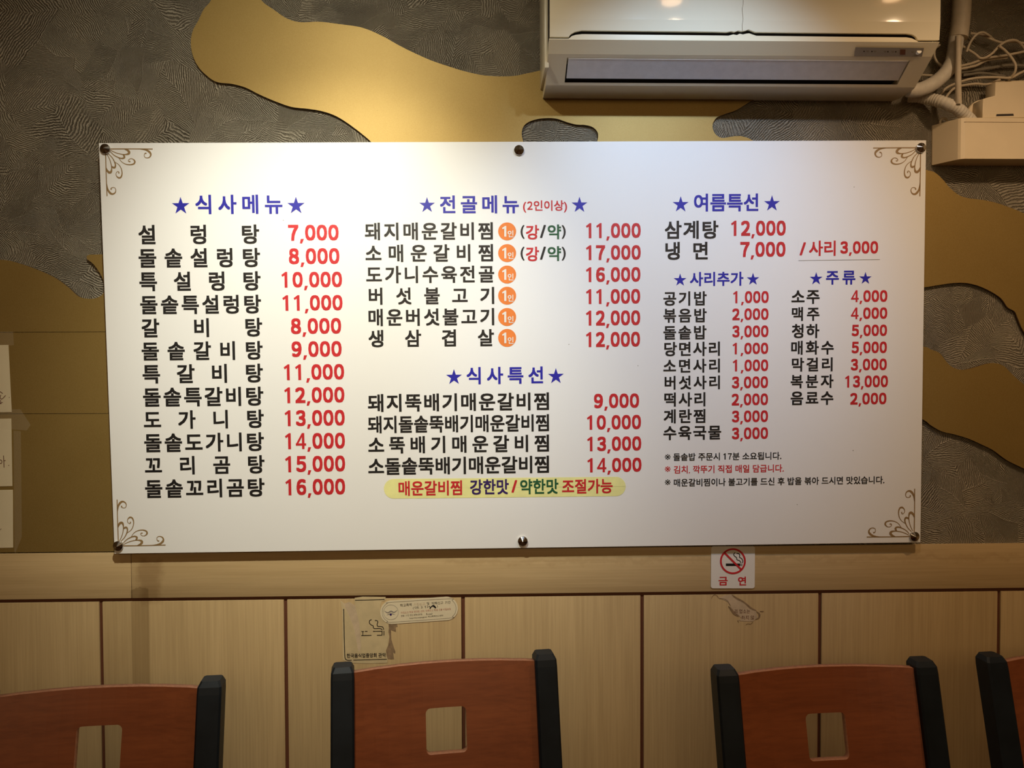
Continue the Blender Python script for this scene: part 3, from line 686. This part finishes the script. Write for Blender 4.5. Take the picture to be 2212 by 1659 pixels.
cb = [([(2096, 72, .02), (2120, 75, .025), (2145, 86, .03), (2165, 92, .03), (2190, 90, .03), (2230, 97, .03)], 'off-white cable running level from the sleeve to the right, topmost of the tangle'),
      ([(2088, 112, .03), (2096, 92, .035), (2108, 76, .04), (2122, 70, .04), (2135, 76, .035), (2146, 86, .02)], 'off-white cable arching in a small loop just right of the sleeve'),
      ([(2080, 100, .02), (2104, 115, .03), (2120, 126, .035), (2140, 118, .04), (2160, 98, .045), (2178, 88, .045), (2196, 88, .04), (2210, 101, .03), (2226, 125, .03)], 'off-white cable rising in the widest arch of the tangle'),
      ([(2060, 145, .03), (2095, 138, .03), (2130, 126, .028), (2170, 120, .028), (2195, 115, .03), (2230, 108, .03)], 'off-white cable sloping up to the right under the wide arch'),
      ([(2060, 152, .025), (2090, 146, .028), (2110, 141, .03), (2130, 131, .02), (2150, 127, .02), (2175, 125, .02)], 'short off-white cable under the sloping one in the tangle'),
      ([(2158, 99, .05), (2172, 110, .05), (2186, 126, .05), (2194, 142, .05), (2191, 158, .045), (2178, 172, .03)], 'off-white cable dropping down through the tangle at its right'),
      ([(2028, 212, .02), (2042, 192, .022), (2068, 179, .026), (2105, 169, .03), (2150, 167, .036), (2182, 168, .036), (2203, 158, .03), (2230, 145, .03)], 'long off-white cable passing just above the cream box'),
      ([(2042, 212, .018), (2058, 193, .02), (2078, 185, .02), (2108, 181, .02), (2132, 182, .02), (2160, 172, .018)], 'off-white cable ending behind the cream box, lowest of the tangle'),
      ([(2030, 97, .02), (2021, 104, .02), (2018, 117, .02), (2023, 132, .02), (2040, 148, .02)], 'off-white cable loop between the air conditioner and the white taped pipe'),
      ([(1990, 162, .02), (2020, 163, .02), (2050, 160, .02)], 'short cable behind the white taped pipe'),
      ([(2032, 272, .01), (2031, 262, .012), (2036, 256, .014), (2043, 257, .014), (2050, 268, .01)], 'tiny cable loop above the left end of the long cream box')]
for pts, lab in cb: tube('cable', pts, .0027, M['cable'], seg=8, label=lab, cat='cable', group='cables beside the air conditioner')
tube('cable', [(2040, 158, .02), (2090, 154, .016), (2140, 147, .014), (2180, 141, .014), (2230, 143, .014)], .0034, M['cable_grey'], seg=8, label='dark grey cable crossing behind the tangle', cat='cable', group='cables beside the air conditioner')
tube('cable', [(2080, 163, .014), (2120, 158, .014), (2160, 163, .014), (2190, 168, .014)], .0030, M['cable_grey'], seg=8, label='dark cable lying lowest against the wallpaper above the cream boxes', cat='cable', group='cables beside the air conditioner')
# long cream box with slanted left end; step box on it
bx_l = at(2012, 300, 0).x; zt = at(2150, 254.5, .065).z; zb = at(2150, 343, .065).z; xc = at(2079, 300, .065).x
bm = bmesh.new(); plan = [(bx_l, 0), (bx_l, .004), (xc-.006, .058), (xc-.002, .062), (xc+.006, .065), (XR-1.05, .065), (XR-1.05, 0)]
a = [bm.verts.new((x, WALL-p, zt)) for x, p in plan]; b = [bm.verts.new((x, WALL-p, zb)) for x, p in plan]
bm.faces.new(a); bm.faces.new(b[::-1])
for i in range(len(plan)): j = (i+1) % len(plan); bm.faces.new((a[i], a[j], b[j], b[i]))
dk = bmobj('wall_box', bm, M['box'], label='long cream plastic box with slanted left end, right of the menu board top', cat='box')
lz = at(2150, 264, .065).z
box('lid_seam', (xc+.004, WALL-.0654, lz-.0005), (XR-1.051, WALL-.064, lz+.0005), M['residue'], dk)
pb = 0.045
o_ = soft([([(2092, 256), (2094, 236), (2104, 222), (2116, 216), (2140, 211)], True), ([(2140, 205), (2146, 204), (2146, 178), (2155, 175), (2330, 171), (2330, 251), (2250, 253)], False)])
ub = wall_slab('wall_box', [o_], 0.0, .022, M['box'], label='stepped cream plastic box standing on the long box, cables above it', cat='box')
px2 = [(2122, 255), (2124, 213), (2150, 206), (2151, 176.5), (2330, 172.5), (2330, 252.5)]
wall_slab('cover', [[(x, y) for x, y in px2]], .022, .06, M['box'], ub, bevel=.002)
wall_slab('slot', [[(2153, 246.5), (2189, 245.5), (2190, 250), (2152, 251)]], .0590, .0606, M['ac_dark'], ub)

# ------------------------------------------------------------------ signs and stickers
def wmap(p): return lambda x, y: at(x, y, p)
WU, WV, WO = Vector((1, 0, 0)), Vector((0, 0, 1)), Vector((0, WALL, CAM.z))
def wframe(p, ang=0.0):
    c, s = math.cos(ang), math.sin(ang)
    return (lambda x, y: at(x, y, p), Vector((c, 0, s)), Vector((-s, 0, c)), Vector((0, WALL-p, CAM.z)))
def rrect(x0, y0, x1, y1, r, n=6, tr=None):
    tr = r if tr is None else tr; pts = []
    for cx_, cy_, a0, q in ((x0+tr, y0+tr, 180, tr), (x1-tr, y0+tr, 270, tr), (x1-r, y1-r, 0, r), (x0+r, y1-r, 90, r)):
        pts += [(cx_+q*math.cos(math.radians(a0+90*i/n)), cy_+q*math.sin(math.radians(a0+90*i/n))) for i in range(n+1)]
    return pts
RP = .0102
def skew(pts): return [(x-(y-1180)*.008, y) for x, y in pts]
sg = wall_slab('no_smoking_sign', [skew(rrect(1536.5, 1180, 1631, 1271, 5))], RP, RP+.002, M['sign'], label='white no smoking sign with red ring, half tucked under the menu board', cat='sign')
q1, q2 = RP+.0024, RP+.0028
rc = (1583.2, 1212.2); rad = 26.0
strokes('smoke_mark', [([(1588, 1193.5), (1585, 1197), (1586.5, 1201), (1591, 1204.5), (1592, 1209), (1598, 1211.5), (1600.5, 1216)], 1.7),
                       ([(1591, 1195.5), (1596, 1196), (1598, 1200), (1597.5, 1203.5), (1602.5, 1207), (1604.5, 1212), (1603.5, 1216)], 1.7)], wmap(q1), M['black_ink'], sg)
poly('cigarette_mark', [[(1568, 1217.2), (1599, 1217.2), (1599, 1222.6), (1568, 1222.6)], [(1600, 1217.2), (1601.2, 1217.2), (1601.2, 1222.6), (1600, 1222.6)], [(1602.2, 1217.2), (1603.4, 1217.2), (1603.4, 1222.6), (1602.2, 1222.6)]], wmap(q1), M['black_ink'], sg)
ring = []
for i in range(49):
    a_ = 2*math.pi*i/48; ring.append((rc[0]+rad*math.cos(a_), rc[1]+rad*math.sin(a_)))
strokes('ring_mark', [(ring, 3.8), ([(rc[0]-18.6, rc[1]-18.6), (rc[0]+18.6, rc[1]+18.6)], 4.0)], wmap(q2), M['red_ink'], sg, label='red ring with slash')
lettering('sign_word', '금', (1552.2, 1572, 1246, 1264.6), wframe(q1), M['red_ink'], sg, off=.026, slope=False, label='red lettering')
lettering('sign_word', '연', (1594.2, 1611.8, 1245.5, 1264.6), wframe(q1), M['red_ink'], sg, off=.026, slope=False, label='red lettering')
# old torn no-smoking notice (lower left of centre)
PP = .0082
def c1(pts): return [(730+x/7.9, 1280+y/7.9) for x, y in pts]        # crop coordinates -> photograph pixels
ts = wall_slab('torn_notice', [c1([(40, 130), (95, 200), (180, 370), (260, 560), (300, 740), (345, 1000), (375, 1010), (395, 900), (385, 720), (365, 540), (330, 380), (290, 220), (285, 90), (420, 70), (815, 75), (810, 135),
                                (745, 150), (720, 260), (730, 400), (780, 490), (860, 540), (868, 600), (860, 700), (875, 760), (855, 900), (820, 990), (830, 1080), (850, 1140), (840, 1200), (480, 1210), (200, 1200), (85, 1150), (75, 700), (70, 300)])],
                PP, PP+.0004, M['sticker_old'], label='torn yellowed no smoking notice with black cigarette outline, partly under the oval sticker', cat='sticker')
m1 = wmap(PP+.0007); mq = lambda x, y: m1(730+x/7.9, 1280+y/7.9)
strokes('frame_line', [([(98, 280), (104, 600), (112, 900), (118, 1080), (130, 1135), (170, 1155), (235, 1153)], 13), ([(262, 1153), (550, 1146), (835, 1138)], 11), ([(293, 132), (550, 126), (795, 117)], 12)], mq, M['black_ink'], ts)
strokes('cigarette_outline', [([(575, 462), (540, 480), (537, 520), (565, 550), (600, 568), (605, 600), (630, 615), (700, 612), (740, 622), (755, 640)], 13),
                              ([(630, 475), (668, 480), (680, 505), (668, 545), (680, 575), (730, 580), (765, 590), (782, 635)], 13),
                              ([(400, 665), (445, 664)], 11), ([(460, 663), (505, 662)], 11), ([(398, 735), (572, 731)], 12), ([(425, 670), (425, 730)], 10), ([(598, 662), (760, 660)], 12), ([(665, 730), (755, 727)], 12),
                              ([(752, 660), (752, 732)], 12), ([(785, 655), (785, 733)], 12)], mq, M['black_ink'], ts)
lettering('notice_line', '한국음식업중앙회 관악', (749, 833.5, 1411, 1420.5), wframe(PP+.0007, .006), M['black_ink'], ts, off=.02, slope=False)
wall_slab('torn_paper', [c1([(40, 130), (110, 190), (200, 160), (290, 220), (330, 380), (365, 540), (385, 720), (395, 900), (375, 1020), (345, 1000), (300, 740), (260, 560), (180, 370), (95, 200)])], PP, PP+.0002, M['residue_light'], ts)
wall_slab('glue_residue', [c1([(865, 540), (1005, 535), (1020, 580), (985, 590), (990, 670), (930, 650), (905, 640), (912, 800), (935, 880), (980, 1010), (975, 1045), (940, 1020), (955, 1120), (960, 1135), (900, 1140), (830, 1130), (820, 1000), (860, 900), (880, 760), (862, 650)])],
          PP, PP+.0002, M['residue'], ts, label='brown glue residue')
# oval sticker
cxo, cyo, hx, hy, ang = 905.3, 1318.5, 84.0, 25.5, math.radians(-3.9)
def rot(x, y): return (cxo+x*math.cos(ang)-y*math.sin(ang), cyo+x*math.sin(ang)+y*math.cos(ang))
def stad(hx, hy, n=16): return [rot(*q) for q in rrect(-hx, -hy, hx, hy, hy*.98, n)]
osn = wall_slab('oval_sticker', [stad(hx, hy)], PP+.0004, PP+.0009, M['sticker'], label='cream long oval sticker with thin outline and small Korean print', cat='sticker')
mo = wmap(PP+.0012)
st_ = stad(hx-4, hy-4); strokes('outline', [(st_[::4]+[st_[0]], .7)], mo, M['cable_grey'], osn)
rc_ = rot(-61, 0); crc = [(rc_[0]+16*math.cos(t_*math.pi/16), rc_[1]+16*math.sin(t_*math.pi/16)) for t_ in range(33)]
strokes('round_emblem', [(crc, .6), ([(rc_[0]-14, rc_[1]-3), (rc_[0]-7, rc_[1]+1), (rc_[0], rc_[1]-2), (rc_[0]+7, rc_[1]), (rc_[0]+14, rc_[1]-5)], [.6, 2.2, 3, 2.2, .6]),
                         ([(rc_[0]-9, rc_[1]+6), (rc_[0], rc_[1]+3), (rc_[0]+9, rc_[1]+5)], [.5, 2, .5])], mo, M['strip'], osn)
disc('emblem_dot', rc_[0]-.3, rc_[1]+5, 2.3, M['navy_ink'], osn, wmap(PP+.0014), n=12)
for t_, x0, x1, y, h_, m_ in (('학교폭력', -40, -15, -13.5, 6.2, 'black_ink'), ('자진신고', -11, 14, -13.5, 6.0, 'residue_light'), ('및', 18, 23, -13.5, 6, 'black_ink'), ('피해신고', 28, 53, -13.2, 6, 'black_ink'), ('기간', 57, 69, -13, 6, 'black_ink'),
                          ("('06. 3. 13 -      )", -13, 41, -6.0, 6, 'black_ink'), ('자진신고 학생 최대한 선처, 피해신고 학생 신분 비밀보장', -40, 69, 2.0, 4.6, 'faded_red'), ('전화 : 112 또는 879-0118', -40, 6, 9.2, 4.2, 'black_ink'), ('E-mail', 15, 28, 9.2, 3.8, 'black_ink'),
                          ('http://ks.smpa.go.kr 학교폭력신고센터', -22, 51, 15.2, 4.4, 'black_ink')):
    X0, Y0_ = rot(x0, y); X1, Y1_ = rot(x1, y); ym = (Y0_+Y1_)/2
    lettering('sticker_line', t_, (X0, X1, ym-h_/2, ym+h_/2), wframe(PP+.0012, -ang), M[m_], osn, off=.004, slope=False)
strokes('scribble', [([rot(22, -8), rot(25, -4), rot(23, -2), rot(27, -6), rot(32, -8), rot(36, -3), rot(31, -7)], [1, 2, 1, 2, 3, 2.4, 2])], wmap(PP+.0014), M['black_ink'], osn)
# remains of a notice on the right
def c2(pts): return [(1510+x/7.9, 1170+y/7.9) for x, y in pts]
rs = wall_slab('sticker_remnant', [c2([(340, 960), (420, 930), (545, 900), (600, 960), (760, 1040), (870, 1110), (975, 1190), (980, 1230), (1000, 1290), (930, 1360), (860, 1362), (720, 1355), (680, 1345), (730, 1300), (650, 1250), (600, 1200), (545, 1130), (530, 1080), (480, 1020), (400, 985)])],
                PP, PP+.0004, M['residue_light'], label='ragged torn remnant of a sticker below the no smoking sign', cat='sticker')
mr = wmap(PP+.0007); mr2 = lambda x, y: mr(1510+x/7.9, 1170+y/7.9)
strokes('thin_line', [([(212, 970), (235, 925), (275, 905), (315, 930), (335, 965)], 7), ([(345, 970), (420, 975), (490, 1015), (535, 1090)], 8)], mr2, M['residue'], rs)
strokes('grey_smear', [([(560, 905), (640, 965), (760, 1030), (880, 1130), (980, 1180)], [8, 30, 26, 30, 12]), ([(500, 1100), (560, 1170), (610, 1230), (680, 1270)], [8, 34, 40, 20]), ([(980, 1190), (1030, 1240), (1020, 1300), (960, 1330)], [10, 30, 24, 6]), ([(1040, 1190), (1105, 1190)], [10, 14]), ([(660, 1345), (680, 1380)], [14, 4]), ([(800, 1420), (830, 1400), (880, 1405), (920, 1370)], 8)],
        mr2, M['residue'], rs)
lettering('remnant_word', '리 업소는', (1587, 1620, 1316, 1325), wframe(PP+.0007), M['groove'], rs, off=.004, slope=False)
lettering('remnant_word', '하지 않', (1602, 1629, 1329.5, 1338.5), wframe(PP+.0007), M['groove'], rs, off=.004, slope=False)
# taped paper notes at the left edge
def note(y0, y1, xr0, xr1, lab, st):
    nt_ = wall_slab('paper_note', [[(-190, y0+4), (xr0, y0), (xr1, y1), (-190, y1+4)]], GP+.0002, GP+.0008, M['paper'], label=lab, cat='note', group='taped paper notes')
    strokes('handwriting', st, wmap(GP+.0011), M['groove'], nt_)
    return nt_
note(745, 890, 18, 25.5, 'topmost of the three cream handwritten notes cut by the left photo edge',
     [([(0, 846), (6, 850)], 1.4), ([(2, 853), (0, 858), (4, 862), (12, 854)], 1.4), ([(1, 864), (2, 873)], 1.4), ([(6, 869), (-4, 873)], 1.3), ([(19.4, 858.2), (20.6, 858.6)], 1.8),
      ([(-20, 850), (-12, 858), (-18, 866)], 1.4), ([(-40, 848), (-34, 866)], 1.4), ([(-60, 852), (-48, 852), (-55, 868)], 1.4)])
note(904, 1050, 24, 27, 'middle of the three cream handwritten notes at the left photo edge',
     [([(1, 993), (4, 996), (3, 1001), (-1, 1000), (-2, 996), (1, 993)], 1.4), ([(7.5, 984), (8.2, 996), (8.8, 1010)], 1.5), ([(8, 996), (12, 994.5)], 1.4), ([(18.3, 1005), (19.4, 1005.6)], 1.8),
      ([(-24, 988), (-14, 990), (-22, 1004)], 1.4), ([(-44, 986), (-40, 1006)], 1.4)])
note(1058, 1183, 27.5, 28.5, 'lowest of the three cream notes at the left photo edge',
     [([(0, 1145), (3, 1142)], 1.0), ([(-30, 1120), (-20, 1124), (-28, 1136)], 1.4), ([(-12, 1118), (-10, 1138)], 1.4)])
tp = [[(-190, 718), (28, 716), (30, 746), (-190, 750)], [(-190, 888), (44, 884), (66, 918), (58, 930), (-190, 912)], [(29, 930), (45, 932), (47, 1160), (33, 1195), (31, 1190)]]
for lp, lb in zip(tp, ('clear tape strip along the top of the uppermost paper note', 'crumpled clear tape strip between the two upper paper notes', 'clear tape strip down the right side of the paper notes')):
    o = wall_slab('tape_strip', [lp], GP+.0012, GP+.0015, M['tape'], label=lb, cat='tape', group='clear tape around the notes')
# ------------------------------------------------------------------ chairs
def make_chair(zc=.751):
    """local: x right, -y is the front (faces the camera), origin on the floor under the seat centre"""
    Wd = .432; pw = .043; Zt = .885; lean = math.radians(14); zs = .45
    root = bpy.data.objects.new('dining_chair', None); root.empty_display_size = .1; COL.objects.link(root)
    def yb(z): return .19+max(0, z-zs)*math.tan(lean)+(max(0, zs-z)**1.5)*.18
    bw_ = Wd/2
    for s in (-1, 1):
        # rear post: one leg from floor to the top, tapering, chamfered top
        bm = bmesh.new(); rings = []
        for z in (0, .2, .40, .45, .55, .68, .80, .864, .876, .885):
            d = .042 if z < .87 else (.040 if z < .88 else .030)
            wd_ = pw if z < .87 else (pw-.001 if z < .88 else pw-.010)
            xc_ = s*(bw_-pw/2); y = yb(z); ch = .0035
            x0, x1 = xc_-wd_/2, xc_+wd_/2; y0, y1 = y-d/2, y+d/2
            rings.append([bm.verts.new((a_, b_, z)) for a_, b_ in ((x0+ch, y0), (x1-ch, y0), (x1, y0+ch), (x1, y1-ch), (x1-ch, y1), (x0+ch, y1), (x0, y1-ch), (x0, y0+ch))])
        for a_, b_ in zip(rings, rings[1:]):
            for j in range(8): bm.faces.new((a_[j], a_[(j+1) % 8], b_[(j+1) % 8], b_[j]))
        bm.faces.new(rings[0]); bm.faces.new(rings[-1])
        bmobj('rear_post', bm, M['navy'], root, local=True, label='black lacquered back post')
        bm = bmesh.new(); box_bm(bm, (s*(bw_-pw/2)-.02, -.215, 0), (s*(bw_-pw/2)+.02, -.175, zs-.03), .004)
        bmobj('leg', bm, M['navy'], root, smooth=True, local=True)
        bm = bmesh.new(); box_bm(bm, (s*(bw_-pw/2)-.012, -.175, .18), (s*(bw_-pw/2)+.012, yb(.2)-.017, .215), .003)
        bmobj('stretcher', bm, M['navy'], root, smooth=True, local=True)
    for y in (-.205, .175):
        bm = bmesh.new(); box_bm(bm, (-bw_+pw, y, zs-.075), (bw_-pw, y+.022, zs-.03), .002); bmobj('apron', bm, M['navy'], root, smooth=True, local=True)
    bm = bmesh.new(); box_bm(bm, (-bw_+.004, -.225, zs-.03), (bw_-.004, .17, zs+.005), .012)
    bmobj('seat', bm, M['navy'], root, smooth=True, local=True)
    # bent plywood back with a rounded square hole
    hw = bw_-pw+.004; z0, z1 = .565, .872; zc = zc
    hole = [(x, -y) for x, y in rrect(-.039, -(zc+.0405), .039, -(zc-.0405), .009, 5)]
    bm = prism_bm([[(-hw, z0), (hw, z0), (hw, z1), (-hw, z1)], hole], .014)
    for v in bm.verts: v.co = Vector((v.co.x, v.co.z, v.co.y))
    for i in range(1, 16):
        x = -hw+2*hw*i/16; bmesh.ops.bisect_plane(bm, geom=bm.verts[:]+bm.edges[:]+bm.faces[:], plane_co=(x, 0, 0), plane_no=(1, 0, 0))
    for v in bm.verts:
        v.co.y += yb(v.co.z)-.002+.026*(1-(v.co.x/hw)**2)
        if v.co.z > z1-.001: v.co.z += .0008*math.sin(v.co.x*140)
    bk = bmobj('backrest', bm, M['red_wood'], root, local=True, label='red-brown bent plywood back with square hole')
    bk.data.materials.append(M['ply_edge'])
    for f in bk.data.polygons:
        if abs(f.normal.y) < .5: f.material_index = 1
    return root
proto1 = make_chair(.769); proto = make_chair()
def dup(root):
    r = root.copy(); COL.objects.link(r)
    for ch in list(root.children):
        c = ch.copy(); COL.objects.link(c); c.parent = r
    return r
TOPOFF = .19+(.885-.45)*math.tan(math.radians(14))
# (pixel x of the back's centre at its top, metres out from the wall there, yaw, label)
spots = [(214, .375, 5.0, 'red-brown and black wooden chair farthest left, its left post outside the photo'),
         (962, .272, 8.0, 'red-brown and black wooden chair below the torn notice and oval sticker'),
         (1779, .325, 4.0, 'red-brown and black wooden chair below the no smoking sign'),
         (2333, .272, 6.0, 'dark wooden chair cut off by the right photo edge, only its left post showing')]
for i, (px, p, yw, lab) in enumerate(spots):
    c = proto1 if i == 0 else (proto if i == 1 else dup(proto))
    a_ = math.radians(yw); P = at(px, 1430, p)
    c.rotation_euler = (0, 0, a_)
    c.location = (P.x+math.sin(a_)*TOPOFF, WALL-p-math.cos(a_)*TOPOFF, 0)
    c['label'] = lab; c['category'] = 'chair'; c['group'] = 'dining chairs along the wall'
# ------------------------------------------------------------------ downlights in the ceiling (seen as reflections)
for i, (x, p, col, s, lab) in enumerate(((-.34, 1.0, (1, .95, .82), 12, 'round white ceiling downlight over the left of the menu board'), (.44, .78, (.8, .87, 1), 12, 'cool white ceiling downlight before the air conditioner'),
                             (.515, .86, (1, .6, .3), 12, 'warm ceiling downlight before the air conditioner'), (1.12, .82, (1, .6, .3), 12, 'warm ceiling downlight over the cream boxes'), (-1.0, .83, (1, .6, .3), 6, 'warm ceiling downlight over the left wall'))):
    e_ = empty('downlight', (x, WALL-p, ZC), lab, 'ceiling light', 'ceiling downlights')
    bm = bmesh.new(); bmesh.ops.create_cone(bm, cap_ends=False, segments=28, radius1=.05, radius2=.05, depth=.012, matrix=Matrix.Translation((0, 0, -.006)))
    bmobj('trim_ring', bm, M['ceil'], e_, local=True)
    bm = bmesh.new(); bmesh.ops.create_circle(bm, cap_ends=True, segments=24, radius=.028, matrix=Matrix.Translation((0, 0, -.008)))
    bmobj('lamp', bm, emis('lamp_glow', col, s), e_, local=True)
